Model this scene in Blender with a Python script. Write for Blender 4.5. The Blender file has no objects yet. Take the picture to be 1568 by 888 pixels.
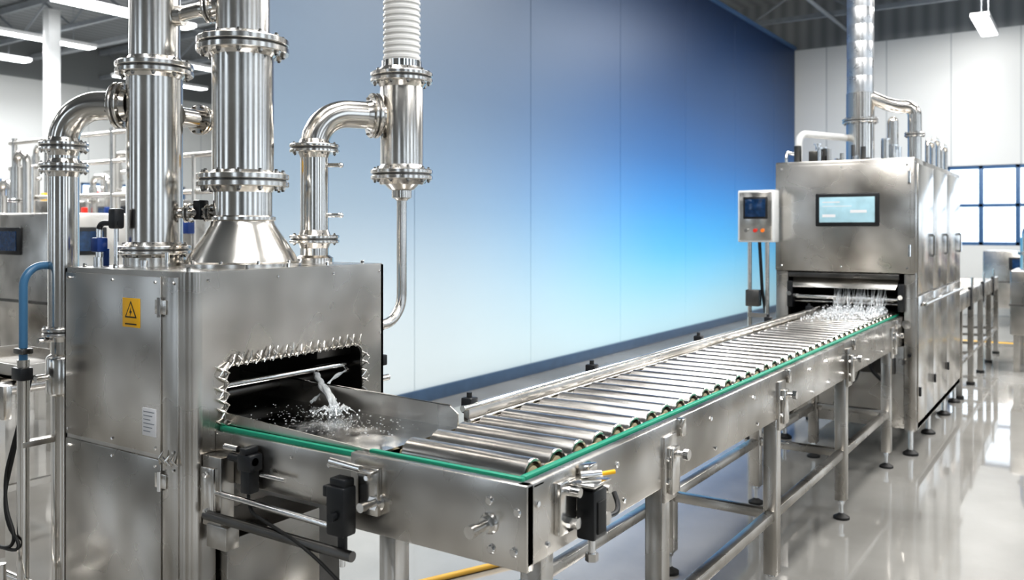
import bpy, bmesh, math, random
from mathutils import Vector, Matrix
random.seed(7)
S = bpy.context.scene
# ------------------------------------------------------------------ materials
def srgb(r,g,b):
    f=lambda c:(c/255/12.92) if c/255<=0.04045 else ((c/255+0.055)/1.055)**2.4
    return (f(r),f(g),f(b),1)
MATS={}
def newmat(n):
    m=bpy.data.materials.new(n); m.use_nodes=True
    nt=m.node_tree; bs=nt.nodes['Principled BSDF']; MATS[n]=m
    return m,nt,bs
def simple(n,col,rough=0.5,metal=0.0,emit=None,es=0,noise=0.08,nscale=8,**kw):
    m,nt,bs=newmat(n)
    tc=nt.nodes.new('ShaderNodeTexCoord'); nz=nt.nodes.new('ShaderNodeTexNoise')
    nz.inputs['Scale'].default_value=nscale; nz.inputs['Detail'].default_value=4
    nt.links.new(tc.outputs['Object'],nz.inputs['Vector'])
    rp=nt.nodes.new('ShaderNodeValToRGB')
    rp.color_ramp.elements[0].position=0.3; rp.color_ramp.elements[1].position=0.7
    rp.color_ramp.elements[0].color=tuple(c*(1-noise) for c in col[:3])+(1,)
    rp.color_ramp.elements[1].color=tuple(min(1,c*(1+noise)) for c in col[:3])+(1,)
    nt.links.new(nz.outputs['Fac'],rp.inputs['Fac']); nt.links.new(rp.outputs['Color'],bs.inputs['Base Color'])
    bs.inputs['Roughness'].default_value=rough; bs.inputs['Metallic'].default_value=metal
    if emit:
        bs.inputs['Emission Color'].default_value=emit; bs.inputs['Emission Strength'].default_value=es
    for k,v in kw.items(): bs.inputs[k].default_value=v
    return m
def steel(n,c1,c2,r1,r2,scale=5,bump=0.0,stretch=(1,1,1),bscale=2.2,detail=2):
    m,nt,bs=newmat(n)
    N=nt.nodes.new; L=nt.links.new
    tc=N('ShaderNodeTexCoord'); mp=N('ShaderNodeMapping'); mp.inputs['Scale'].default_value=stretch
    L(tc.outputs['Object'],mp.inputs['Vector'])
    nz=N('ShaderNodeTexNoise'); nz.inputs['Scale'].default_value=scale; nz.inputs['Detail'].default_value=detail; nz.inputs['Roughness'].default_value=0.45
    L(mp.outputs['Vector'],nz.inputs['Vector'])
    rp=N('ShaderNodeValToRGB'); rp.color_ramp.interpolation='EASE'; rp.color_ramp.elements[0].position=0.22; rp.color_ramp.elements[1].position=0.78
    rp.color_ramp.elements[0].color=c1; rp.color_ramp.elements[1].color=c2
    L(nz.outputs['Fac'],rp.inputs['Fac']); L(rp.outputs['Color'],bs.inputs['Base Color'])
    mr=N('ShaderNodeMapRange'); mr.interpolation_type='SMOOTHSTEP'; mr.inputs['From Min'].default_value=0.2; mr.inputs['From Max'].default_value=0.8
    mr.inputs['To Min'].default_value=r1; mr.inputs['To Max'].default_value=r2
    nz2=N('ShaderNodeTexNoise'); nz2.inputs['Scale'].default_value=scale*1.3; nz2.inputs['Detail'].default_value=detail
    L(mp.outputs['Vector'],nz2.inputs['Vector']); L(nz2.outputs['Fac'],mr.inputs['Value']); L(mr.outputs['Result'],bs.inputs['Roughness'])
    bs.inputs['Metallic'].default_value=1
    if bump:
        nz3=N('ShaderNodeTexNoise'); nz3.inputs['Scale'].default_value=bscale; nz3.inputs['Detail'].default_value=0
        L(tc.outputs['Object'],nz3.inputs['Vector'])
        bp=N('ShaderNodeBump'); bp.inputs['Strength'].default_value=1.0; bp.inputs['Distance'].default_value=bump
        L(nz3.outputs['Fac'],bp.inputs['Height']); L(bp.outputs['Normal'],bs.inputs['Normal'])
    return m
steel('steel',(0.32,0.302,0.275,1),(0.74,0.715,0.68,1),0.23,0.33,3.2,0.006,bscale=2.4)
steel('pipe_steel',(0.58,0.555,0.52,1),(0.76,0.74,0.705,1),0.15,0.25,3,0.0)
steel('roller_steel',(0.48,0.455,0.43,1),(0.74,0.72,0.69,1),0.17,0.27,5,0.0,(1,8,8))
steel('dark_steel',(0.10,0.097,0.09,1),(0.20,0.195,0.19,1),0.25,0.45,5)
steel('wet_steel',(0.42,0.415,0.40,1),(0.68,0.67,0.66,1),0.06,0.2,7,0.002,bscale=12)
steel('chrome',(0.74,0.73,0.72,1),(0.84,0.84,0.83,1),0.09,0.16,6)
steel('foil',(0.6,0.61,0.62,1),(0.75,0.75,0.75,1),0.25,0.38,10)
simple('black_plastic',(0.012,0.013,0.015),0.35)
simple('rubber',(0.01,0.01,0.01),0.6)
simple('green_belt',srgb(22,135,108),0.4)
simple('blue_plastic',srgb(15,55,120),0.35)
simple('blue_hose',srgb(70,115,150),0.3)
simple('yellow',srgb(232,178,25),0.4)
simple('dull_yellow',srgb(190,150,60),0.5)
simple('red',srgb(205,45,30),0.4)
simple('orange',srgb(235,125,40),0.4)
simple('white_paint',(0.70,0.71,0.71),0.35,noise=0.03)
simple('grey_paint',(0.36,0.38,0.40),0.4,noise=0.05)
simple('label_white',(0.7,0.7,0.72),0.5,noise=0.02)
simple('text_grey',(0.25,0.27,0.3),0.6)
simple('hose_white',(0.62,0.62,0.61),0.3,noise=0.04)
simple('bearing',srgb(165,155,128),0.45)
simple('frame_blue',srgb(70,105,145),0.4)
simple('shadow_strip_blue',srgb(66,86,110),0.35)
simple('line_yellow',srgb(225,175,40),0.4)
simple('truss_paint',(0.26,0.28,0.30),0.5)
simple('lamp_glow',(1,1,1),0.5,emit=(0.96,0.98,1,1),es=7)
simple('screen_light',srgb(140,170,180),0.15,emit=srgb(160,190,200),es=0.35,noise=0.15,nscale=14)
simple('screen_dark',srgb(25,50,80),0.12,emit=srgb(25,55,90),es=0.15,noise=0.5,nscale=30)
simple('foam',(0.82,0.84,0.87),0.15)
m,nt,bs=newmat('water'); bs.inputs['Base Color'].default_value=(0.95,0.98,1,1)
bs.inputs['Transmission Weight'].default_value=0.75; bs.inputs['IOR'].default_value=1.33; bs.inputs['Roughness'].default_value=0.04
# blue partition panels, with light wash and reflections painted in as gradient colours
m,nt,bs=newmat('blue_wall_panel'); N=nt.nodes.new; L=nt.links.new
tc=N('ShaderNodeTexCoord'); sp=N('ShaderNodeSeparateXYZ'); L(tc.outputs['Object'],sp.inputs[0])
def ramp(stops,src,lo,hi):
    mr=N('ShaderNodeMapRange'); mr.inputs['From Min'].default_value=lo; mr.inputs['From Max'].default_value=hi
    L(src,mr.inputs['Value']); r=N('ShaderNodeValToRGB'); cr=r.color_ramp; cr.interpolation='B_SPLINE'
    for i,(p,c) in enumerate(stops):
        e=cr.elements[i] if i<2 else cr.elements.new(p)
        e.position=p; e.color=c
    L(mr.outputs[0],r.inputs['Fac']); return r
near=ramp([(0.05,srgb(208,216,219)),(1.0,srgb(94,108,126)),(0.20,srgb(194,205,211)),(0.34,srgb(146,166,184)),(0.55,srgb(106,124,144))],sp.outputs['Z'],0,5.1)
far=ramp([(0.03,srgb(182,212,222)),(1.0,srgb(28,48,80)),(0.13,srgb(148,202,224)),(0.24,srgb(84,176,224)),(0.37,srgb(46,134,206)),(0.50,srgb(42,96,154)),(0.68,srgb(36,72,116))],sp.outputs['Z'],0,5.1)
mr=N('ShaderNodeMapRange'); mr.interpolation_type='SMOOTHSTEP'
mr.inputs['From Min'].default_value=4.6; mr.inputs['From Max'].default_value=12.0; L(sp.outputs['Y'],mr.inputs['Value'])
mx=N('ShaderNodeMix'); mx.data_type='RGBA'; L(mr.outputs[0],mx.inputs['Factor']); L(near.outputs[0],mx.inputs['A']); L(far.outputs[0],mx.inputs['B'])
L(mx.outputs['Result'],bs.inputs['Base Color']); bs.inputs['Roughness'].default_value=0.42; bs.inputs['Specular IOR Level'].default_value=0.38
def panelwall(name,k):
    m,nt,bs=newmat(name); N=nt.nodes.new; L=nt.links.new
    tc=N('ShaderNodeTexCoord'); wv=N('ShaderNodeTexBrick'); wv.offset=0; wv.inputs['Scale'].default_value=1
    wv.inputs['Brick Width'].default_value=1.1; wv.inputs['Row Height'].default_value=5.2; wv.inputs['Mortar Size'].default_value=0.012
    wv.inputs['Color1'].default_value=(0.66*k,0.67*k,0.66*k,1); wv.inputs['Color2'].default_value=(0.72*k,0.73*k,0.72*k,1); wv.inputs['Mortar'].default_value=(0.45*k,0.47*k,0.48*k,1)
    sp=N('ShaderNodeSeparateXYZ'); cb=N('ShaderNodeCombineXYZ'); ad=N('ShaderNodeMath'); ad.operation='ADD'
    L(tc.outputs['Object'],sp.inputs[0]); L(sp.outputs['X'],ad.inputs[0]); L(sp.outputs['Y'],ad.inputs[1]); L(ad.outputs[0],cb.inputs['X']); L(sp.outputs['Z'],cb.inputs['Y'])
    L(cb.outputs[0],wv.inputs['Vector']); L(wv.outputs['Color'],bs.inputs['Base Color']); bs.inputs['Roughness'].default_value=0.4
panelwall('white_wall',1.0); panelwall('unseen_grey_wall',0.22)
# floor
m,nt,bs=newmat('polished_floor'); N=nt.nodes.new; L=nt.links.new
tc=N('ShaderNodeTexCoord'); nz=N('ShaderNodeTexNoise'); nz.inputs['Scale'].default_value=0.9; nz.inputs['Detail'].default_value=8
L(tc.outputs['Object'],nz.inputs['Vector']); r=N('ShaderNodeValToRGB'); r.color_ramp.elements[0].position=0.35; r.color_ramp.elements[1].position=0.65
r.color_ramp.elements[0].color=(0.235,0.228,0.212,1); r.color_ramp.elements[1].color=(0.33,0.322,0.303,1)
L(nz.outputs['Fac'],r.inputs['Fac']); L(r.outputs[0],bs.inputs['Base Color'])
mr=N('ShaderNodeMapRange'); mr.inputs['From Min'].default_value=0.3; mr.inputs['From Max'].default_value=0.7; mr.inputs['To Min'].default_value=0.01; mr.inputs['To Max'].default_value=0.07
nz2=N('ShaderNodeTexNoise'); nz2.inputs['Scale'].default_value=2.0; nz2.inputs['Detail'].default_value=4; L(tc.outputs['Object'],nz2.inputs['Vector'])
L(nz2.outputs['Fac'],mr.inputs['Value']); L(mr.outputs[0],bs.inputs['Roughness']); bs.inputs['Specular IOR Level'].default_value=1.0; bs.inputs['IOR'].default_value=1.85
# ceiling corrugated
m,nt,bs=newmat('ceiling_metal'); N=nt.nodes.new; L=nt.links.new
tc=N('ShaderNodeTexCoord'); wv=N('ShaderNodeTexWave'); wv.inputs['Scale'].default_value=1.2; L(tc.outputs['Object'],wv.inputs['Vector'])
r=N('ShaderNodeValToRGB'); r.color_ramp.elements[0].color=(0.19,0.20,0.205,1); r.color_ramp.elements[1].color=(0.27,0.28,0.285,1)
L(wv.outputs['Fac'],r.inputs['Fac']); L(r.outputs[0],bs.inputs['Base Color']); bs.inputs['Roughness'].default_value=0.6

# ------------------------------------------------------------------ builders
def frame(ax):
    ax=Vector(ax).normalized()
    t=Vector((0,0,1)) if abs(ax.z)<0.9 else Vector((1,0,0))
    u=ax.cross(t).normalized(); v=ax.cross(u).normalized()
    return ax,u,v
class Part:
    def __init__(s,name): s.name=name; s.bm=bmesh.new(); s.mats=[]
    def mi(s,m):
        if m not in s.mats: s.mats.append(m)
        return s.mats.index(m)
    def box(s,x0,x1,y0,y1,z0,z1,mat='steel',bev=0.0,rz=0,seg=2):
        mi=s.mi(mat); c=Vector(((x0+x1)/2,(y0+y1)/2,(z0+z1)/2)); d=(abs(x1-x0),abs(y1-y0),abs(z1-z0))
        M=Matrix.Translation(c)@Matrix.Rotation(rz,4,'Z')@Matrix.Diagonal((d[0],d[1],d[2],1))
        r=bmesh.ops.create_cube(s.bm,size=1,matrix=M); vs=r['verts']
        fs=set(f for v in vs for f in v.link_faces)
        for f in fs: f.material_index=mi
        b=min(bev,min(d)*0.45)
        if b>0.0004:
            es=set(e for v in vs for e in v.link_edges)
            bmesh.ops.bevel(s.bm,geom=list(es),offset=b,segments=seg,affect='EDGES',profile=0.5,material=mi)
    def lathe(s,p,ax,prof,mat='pipe_steel',seg=28,cap=True):
        mi=s.mi(mat); p=Vector(p); a,u,v=frame(ax); rings=[]
        for r,h in prof:
            r=max(r,1e-5)
            rings.append([s.bm.verts.new(p+a*h+(u*math.cos(2*math.pi*i/seg)+v*math.sin(2*math.pi*i/seg))*r) for i in range(seg)])
        for k in range(len(rings)-1):
            for i in range(seg):
                j=(i+1)%seg
                f=s.bm.faces.new((rings[k][i],rings[k][j],rings[k+1][j],rings[k+1][i])); f.material_index=mi
        if cap:
            for rg in (rings[0],rings[-1]):
                f=s.bm.faces.new(rg); f.material_index=mi
    def cyl(s,p1,p2,r,mat='pipe_steel',seg=20,r2=None):
        p1=Vector(p1); p2=Vector(p2); d=p2-p1; h=d.length; r2=r if r2 is None else r2
        s.lathe(p1,d,[(r,0),(r2,h)],mat,seg)
    def tube(s,pts,r,mat='pipe_steel',seg=16,cap=True):
        mi=s.mi(mat); pts=[Vector(p) for p in pts]; n=len(pts); rs=r if isinstance(r,(list,tuple)) else [r]*n
        t0=(pts[1]-pts[0]).normalized(); _,u,v=frame(t0); rings=[]
        for i in range(n):
            t=(pts[min(i+1,n-1)]-pts[max(i-1,0)]).normalized()
            u=(u-t*u.dot(t)).normalized(); w=t.cross(u)
            rings.append([s.bm.verts.new(pts[i]+(u*math.cos(2*math.pi*k/seg)+w*math.sin(2*math.pi*k/seg))*rs[i]) for k in range(seg)])
        for k in range(n-1):
            for i in range(seg):
                j=(i+1)%seg
                f=s.bm.faces.new((rings[k][i],rings[k][j],rings[k+1][j],rings[k+1][i])); f.material_index=mi
        if cap:
            for rg in (rings[0],rings[-1]): s.bm.faces.new(rg).material_index=mi
    def sphere(s,c,r,mat,sub=2,sc=(1,1,1)):
        mi=s.mi(mat); M=Matrix.Translation(Vector(c))@Matrix.Diagonal((r*sc[0],r*sc[1],r*sc[2],1))
        rr=bmesh.ops.create_icosphere(s.bm,subdivisions=sub,radius=1,matrix=M)
        for f in set(f for v in rr['verts'] for f in v.link_faces): f.material_index=mi
    def prism(s,poly,off,mat='steel'):
        mi=s.mi(mat); off=Vector(off); a=[s.bm.verts.new(Vector(p)) for p in poly]; b=[s.bm.verts.new(Vector(p)+off) for p in poly]
        n=len(a)
        s.bm.faces.new(a).material_index=mi; s.bm.faces.new(b[::-1]).material_index=mi
        for i in range(n):
            j=(i+1)%n; s.bm.faces.new((a[j],a[i],b[i],b[j])).material_index=mi
    def bolt(s,p,ax,r=0.008,h=0.01,mat='chrome'):
        s.lathe(p,ax,[(r,0),(r,h*0.8),(r*0.8,h)],mat,6)
    def flange(s,c,ax,R,t=0.016,nb=8,mat='pipe_steel',hub=None):
        c=Vector(c); a,u,v=frame(ax)
        for sg in (1,-1):
            s.lathe(c+a*sg*0.003,a*sg,[(R*0.6,0),(R-0.003,0),(R,0.003),(R,t-0.003),(R-0.003,t),(R*0.6,t)],mat,36)
        s.lathe(c-a*0.003,a,[(R*0.93,0),(R*0.93,0.006)],'dark_steel',36)
        if hub:
            for sg in (1,-1): s.lathe(c+a*sg*t,a*sg,[(hub*1.18,0),(hub*1.12,0.006),(hub*1.0,0.022)],mat,32)
        br=max(0.0055,R*0.06)
        for i in range(nb):
            th=2*math.pi*(i+0.5)/nb; q=c+(u*math.cos(th)+v*math.sin(th))*R*0.86
            s.lathe(q-a*(t+br*1.9),a,[(br*0.55,0),(br*0.55,2*(t+br*1.9))],'dark_steel',8)
            s.lathe(q+a*t,a,[(br,0),(br,br*1.3)],'steel',6); s.lathe(q-a*t,-a,[(br,0),(br,br*1.3)],'steel',6)
def fillet(pts,r,n=8):
    pts=[Vector(p) for p in pts]; out=[pts[0]]
    for i in range(1,len(pts)-1):
        P=pts[i]; a=(pts[i-1]-P); b=(pts[i+1]-P); d=min(r,a.length*0.49 if i>1 else a.length*0.98,b.length*0.49 if i<len(pts)-2 else b.length*0.98)
        p1=P+a.normalized()*d; p2=P+b.normalized()*d; c1=p1+(P-p1)*0.5523; c2=p2+(P-p2)*0.5523
        for k in range(n+1):
            t=k/n; out.append(p1*(1-t)**3+c1*3*t*(1-t)**2+c2*3*t*t*(1-t)+p2*t**3)
    out.append(pts[-1]); return out
class Obj:
    def __init__(s,name,loc): s.name=name; s.loc=Vector(loc); s.parts=[]
    def part(s,n): p=Part(n); s.parts.append(p); return p
    def done(s):
        single=len(s.parts)==1
        root=None
        if not single:
            root=bpy.data.objects.new(s.name,None); root.location=s.loc; root.empty_display_size=0.1; S.collection.objects.link(root)
        for p in s.parts:
            bm=p.bm
            bmesh.ops.recalc_face_normals(bm,faces=bm.faces[:])
            for f in bm.faces: f.smooth=True
            for e in bm.edges:
                if len(e.link_faces)==2 and e.calc_face_angle(0)>math.radians(32): e.smooth=False
            bmesh.ops.translate(bm,verts=bm.verts[:],vec=-s.loc)
            nm=s.name if single else p.name
            me=bpy.data.meshes.new(nm); bm.to_mesh(me); bm.free()
            for mn in p.mats: me.materials.append(MATS[mn])
            o=bpy.data.objects.new(nm,me); S.collection.objects.link(o)
            if root: o.parent=root
            else: o.location=s.loc
        return root

# ------------------------------------------------------------------ room shell
XL,XR,Y0,Y1,ZC=-21.0,7.0,-6.0,17.6,6.1
o=Obj('floor',(0,0,0)); p=o.part('floor'); p.box(XL,XR,Y0,Y1,-0.1,0,'polished_floor'); o.done()
o=Obj('ceiling',(0,0,ZC)); p=o.part('ceiling'); p.box(XL,XR,Y0,Y1,ZC,ZC+0.1,'ceiling_metal'); o.done()
o=Obj('wall_left',(0,0,0)); p=o.part('wall_left')
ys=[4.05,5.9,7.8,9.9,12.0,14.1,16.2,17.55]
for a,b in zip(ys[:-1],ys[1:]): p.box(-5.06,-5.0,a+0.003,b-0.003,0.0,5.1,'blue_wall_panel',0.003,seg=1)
p.box(-5.12,-5.05,4.05,17.58,0,5.1,'white_paint')
o.done()
o=Obj('shadow_strip_left',(-5,10,0)); p=o.part('b'); p.box(-4.998,-4.97,4.05,17.5,0,0.12,'shadow_strip_blue',0.004); o.done()  # dark strip along the wall foot, its tone stands in for shadow
o=Obj('trim_1',(-5,10,5.1)); p=o.part('b'); p.box(-5.14,-4.96,4.05,17.55,5.10,5.16,'frame_blue',0.01); o.done()
def wall_with_windows(name,axis,pos,a0,a1,wins,z0,z1,th,mat='white_wall',ztop=ZC):
    o=Obj(name,(0,0,0)); p=o.part(name)
    def bx(a,b,za,zb,m=mat):
        if axis=='Y': p.box(a,b,pos,pos+th,za,zb,m)
        else: p.box(pos,pos+th,a,b,za,zb,m)
    bx(a0,a1,0,z0); bx(a0,a1,z1,5.1); bx(a0,a1,5.1,ztop,'ceiling_metal')
    cur=a0
    for (w0,w1) in wins: bx(cur,w0,z0,z1); cur=w1
    bx(cur,a1,z0,z1); o.done()
def window(n,axis,pos,a,b,z0,z1,th,nv=3,nh=2):
    o=Obj('window_%d'%n,(pos if axis=='X' else (a+b)/2,pos if axis=='Y' else (a+b)/2,z0)); p=o.part('window')
    def bx(u,v,za,zb):
        if axis=='Y': p.box(u,v,pos+0.02,pos+th-0.02,za,zb,'frame_blue',0.005)
        else: p.box(pos+0.02,pos+th-0.02,u,v,za,zb,'frame_blue',0.005)
    for i in range(nv+1):
        c=a+(b-a)*i/nv; c=min(max(c,a+0.035),b-0.035); bx(c-0.035,c+0.035,z0,z1)
    for i in range(nh+1):
        c=z0+(z1-z0)*i/nh; c=min(max(c,z0+0.03),z1-0.03); bx(a,b,c-0.03,c+0.03)
    o.done()
fw=[(-2.3,0.0),(0.3,2.9),(3.6,6.4)]
wall_with_windows('wall_far','Y',Y1,XL,XR,fw,1.25,2.68,0.15)
for i,(a,b) in enumerate(fw): window(i+1,'Y',Y1,a,b,1.25,2.68,0.15,4,2)
rw=[(-4.5+3.6*i,-4.5+3.6*i+1.7) for i in range(6)]
wall_with_windows('unseen_wall_right','X',XR,Y0,Y1,rw,0.9,4.6,0.15,'unseen_grey_wall')  # unseen dark wall, its windows added to streak the steel reflections
for i,(a,b) in enumerate(rw): window(i+4,'X',XR,a,b,0.9,4.6,0.15,2,3)  # added windows of the unseen right wall, for the steel reflections
bw=[(-16,-14),(-9.5,-8),(-5,-3.6),(1.5,3)]
wall_with_windows('unseen_wall_back','Y',Y0-0.15,XL,XR,bw,1.0,4.4,0.15,'unseen_grey_wall')  # unseen wall behind the camera, dark with windows added for steel contrast
for i,(a,b) in enumerate(bw): window(i+12,'Y',Y0-0.15,a,b,1.0,4.4,0.15,2,3)  # added windows of the unseen back wall, for steel contrast
lw=[(5.0,7.4),(8.4,10.8),(12,15)]
wall_with_windows('wall_end','X',XL-0.15,Y0,Y1,lw,1.5,2.7,0.15)
for i,(a,b) in enumerate(lw): window(i+16,'X',XL-0.15,a,b,1.5,2.7,0.15,4,2)
for k,y in enumerate([-3,1,5,9,12.5,16]):
    o=Obj('roof_truss',(-7,y,5.2)); p=o.part('truss')
    p.box(XL+.05,XR-.05,y-0.05,y+0.05,5.93,6.05,'truss_paint'); p.box(XL+.05,XR-.05,y-0.04,y+0.04,5.32,5.40,'truss_paint')
    x=XL+0.4; n=0
    while x<XR-1.2:
        p.cyl((x,y,5.40 if n%2 else 5.93),(x+0.9,y,5.93 if n%2 else 5.40),0.025,'truss_paint',8); x+=0.9; n+=1
    o.done()
o=Obj('ceiling_conduit',(0,8,5.2)); p=o.part('c')
for x in (-3.9,0.3,-9,-14): p.cyl((x,Y0+0.1,5.28),(x,Y1-0.05,5.28),0.035,'truss_paint',12)
for y in (7.2,10.8,14.2): p.box(XL+0.05,XR-0.05,y-0.08,y+0.08,5.55,5.65,'grey_paint')
o.done()
def lamp(x,y,z,l=2.4,w=0.22):
    o=Obj('ceiling_light',(x,y,z)); p=o.part('fixture')
    p.box(x-w/2,x+w/2,y-l/2,y+l/2,z,z+0.07,'white_paint',0.01); p.box(x-w/2+0.02,x+w/2-0.02,y-l/2+0.03,y+l/2-0.03,z-0.012,z+0.001,'lamp_glow')
    for dy in (-l/3,l/3): p.cyl((x,y+dy,z+0.07),(x,y+dy,ZC),0.006,'truss_paint',6)
    o.done()
for x in (-18.4,-16,-13,-9.5,-7):
    for y in (-2,3,8.2,12.5): lamp(x,y,5.0,2.4,0.3)
for x in (-1.0,5):
    for y in (-3,1.2,5.5): lamp(x,y,4.95)
lamp(-1.45,15.4,4.70,1.5,0.26); lamp(2.2,1.2,4.95); lamp(4.5,10.5,4.95); lamp(-3.2,5.5,5.0); lamp(-3.2,1.2,5.0)
for (x,y) in ((-14.9,8.0),(-14.9,12.5),(-9.6,11),(-19,6.3)):
    o=Obj('steel_column',(x,y,0)); p=o.part('col'); p.box(x-0.1,x+0.1,y-0.1,y+0.1,0.02,5.3,'white_paint',0.005); p.box(x-0.18,x+0.18,y-0.18,y+0.18,0,0.02,'grey_paint'); o.done()
o=Obj('floor_line',(0,13.5,0)); p=o.part('l'); p.box(-3,6.9,13.45,13.57,0.0,0.003,'line_yellow'); p.box(2.5,2.6,-5.9,13.45,0,0.003,'line_yellow'); o.done()

# ------------------------------------------------------------------ left machine cabinet
CX0,CX1,CY0,CY1,CZ=-2.92,-2.24,1.614,2.46,1.415
o=Obj('steam_washing_cabinet',(-2.58,2.03,0))
b=o.part('body')
t=0.012; RC=0.045
b.box(CX0,CX1-RC,CY0,CY0+t,0.04,CZ,'steel')
b.box(CX0,CX0+t,CY0,CY1,0.04,CZ,'steel'); b.box(CX0,CX1,CY1-t,CY1,0.55,CZ,'steel')
arc=[(CX1-RC+RC*math.sin(a),CY0+RC-RC*math.cos(a)) for a in [math.pi/2*i/10 for i in range(11)]]
poly=[(x,y,0.04) for x,y in arc]+[(CX1-t,CY0+RC,0.04),(CX1-RC,CY0+t,0.04)]
b.prism(poly,(0,0,CZ-0.04),'steel')
rc=[(2.349-0.045+0.045*math.cos(a),1.13-0.045+0.045*math.sin(a)) for a in [math.pi/2*i/6 for i in range(7)]]
lc=[(1.742+0.03-0.03*math.cos(a),1.125-0.03+0.03*math.sin(a)) for a in [math.pi/2*(6-i)/6 for i in range(7)]]
yz=[(CY0+RC,CZ),(CY1,CZ),(CY1,0.55),(2.349,0.55)]+rc+lc+[(1.742,0.842),(1.706,0.835),(1.706,0.04),(CY0+RC,0.04)]
b.prism([(CX1-t,y,z) for y,z in yz],(t,0,0),'steel')
rim=[(1.742,0.842)]+lc[::-1]+rc[::-1]+[(2.349,0.95)]
b.tube([(CX1+0.001,y,z) for y,z in rim],0.004,'pipe_steel',8)
top=[(x,y,CZ-0.012) for x,y in [(CX0+0.003,CY0+0.003),(CX1-RC,CY0+0.003)]]+[(CX1-RC+(RC-0.003)*math.sin(a),CY0+RC-(RC-0.003)*math.cos(a),CZ-0.012) for a in [math.pi/2*i/8 for i in range(1,9)]]+[(CX1-0.003,CY1-0.003,CZ-0.012),(CX0+0.003,CY1-0.003,CZ-0.012)]
b.prism(top,(0,0,0.016),'steel')
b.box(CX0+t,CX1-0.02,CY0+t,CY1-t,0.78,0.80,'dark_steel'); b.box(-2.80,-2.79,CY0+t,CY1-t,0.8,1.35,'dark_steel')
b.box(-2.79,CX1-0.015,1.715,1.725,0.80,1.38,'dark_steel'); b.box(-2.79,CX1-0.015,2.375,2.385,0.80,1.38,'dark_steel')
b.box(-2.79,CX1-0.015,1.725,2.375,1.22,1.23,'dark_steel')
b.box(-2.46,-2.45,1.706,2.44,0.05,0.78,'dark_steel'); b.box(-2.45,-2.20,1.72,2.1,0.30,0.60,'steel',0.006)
for (x,y) in ((-2.86,1.68),(-2.32,1.68),(-2.86,2.40),(-2.50,2.40)):
    b.cyl((x,y,0),(x,y,0.05),0.025,'dark_steel',16)
d=o.part('door_panels')
d.box(CX0+0.012,-2.376,CY0-0.006,CY0+0.001,0.856,CZ-0.012,'steel',0.003); d.box(CX0+0.012,-2.376,CY0-0.006,CY0+0.001,0.07,0.842,'steel',0.003)
d.box(-2.368,-2.292,CY0-0.004,CY0+0.001,0.07,CZ-0.012,'steel',0.003)
for z in (1.31,0.78,0.2):
    d.cyl((-2.372,CY0-0.012,z-0.03),(-2.372,CY0-0.012,z+0.03),0.007,'chrome',12)
    d.box(-2.40,-2.345,CY0-0.009,CY0-0.004,z-0.022,z+0.022,'pipe_steel',0.002)
for x in (-2.89,-2.63,-2.40,-2.31):
    for z in (1.385,0.875,0.82): d.bolt((x,CY0-0.006,z),(0,-1,0),0.005,0.004)
for z in (1.39,1.16,0.9): d.bolt((CX1,2.44,z),(1,0,0),0.005,0.004)
for y in (1.68,1.95,2.2): d.bolt((CX1,y,1.392),(1,0,0),0.005,0.004)
for x in (-2.88,-2.7,-2.31):
    for y in (1.66,2.42): d.bolt((x,y,CZ+0.004),(0,0,1),0.007,0.012)
for y in (1.85,2.02,2.2): d.bolt((-2.27,y,CZ+0.004),(0,0,1),0.006,0.014)
lb=o.part('warning_label')
lx,lz=-2.525,1.285; lb.box(lx-0.046,lx+0.046,CY0-0.0085,CY0-0.005,lz-0.046,lz+0.046,'yellow',0.001)
yy=CY0-0.0092
def tri(pp,y,cx,cz,R,mat,th): pp.prism([(cx+R*math.sin(a),y,cz+R*math.cos(a)) for a in (0,2*math.pi/3,4*math.pi/3)],(0,th,0),mat)
tri(lb,yy,lx,lz+0.002,0.036,'black_plastic',0.001); tri(lb,yy-0.0006,lx,lz+0.002,0.027,'yellow',0.001)
lb.prism([(lx+0.004,yy-0.0012,lz+0.018),(lx-0.006,yy-0.0012,lz+0.0),(lx,yy-0.0012,lz+0.0),(lx-0.003,yy-0.0012,lz-0.012),(lx+0.008,yy-0.0012,lz+0.005),(lx+0.002,yy-0.0012,lz+0.005)],(0,0.0008,0),'black_plastic')
lb.box(lx-0.03,lx+0.03,yy-0.0003,yy+0.001,lz-0.038,lz-0.034,'black_plastic')
wx,wz=-2.43,0.952; lb.box(wx-0.035,wx+0.035,CY0-0.0085,CY0-0.005,wz-0.043,wz+0.043,'label_white',0.001)
for i in range(6): lb.box(wx-0.028,wx+0.028-0.01*(i%3),CY0-0.0092,CY0-0.008,wz+0.03-i*0.012,wz+0.033-i*0.012,'text_grey')
# zigzag laced wire round the opening
w=o.part('zigzag_wire_edge')
def lace(a,b,out,nrm,pitch=0.030,amp=0.030,k=1.0):
    a=Vector(a); b=Vector(b); d_=(b-a); n=max(2,int(d_.length/pitch)); dn=d_.normalized(); out=Vector(out); nrm=Vector(nrm)
    for i in range(n):
        s0=a+d_*(i/n); j=lambda q:random.uniform(-q,q)
        base=s0+nrm*0.006-out*0.012; tip=s0+dn*(pitch*0.75+j(0.006))+out*(amp+j(0.007))+nrm*0.008
        mid=(base+tip)*0.5+nrm*0.006
        w.tube([base,mid,tip],[0.0030*k,0.0042*k,0.0016],'pipe_steel',8)
        b2=s0+dn*(pitch*0.9+j(0.004))+nrm*0.005-out*0.010; w.tube([mid+nrm*0.001,b2],[0.0040*k,0.0022],'pipe_steel',8)
        if i%2: w.tube([mid,mid-dn*0.016+out*0.014+nrm*0.003],[0.0034,0.0012],'chrome',6)
lace((CX1,1.75,1.13),(CX1,2.34,1.135),(0,0,1),(1,0,0),0.033,0.032)
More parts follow.
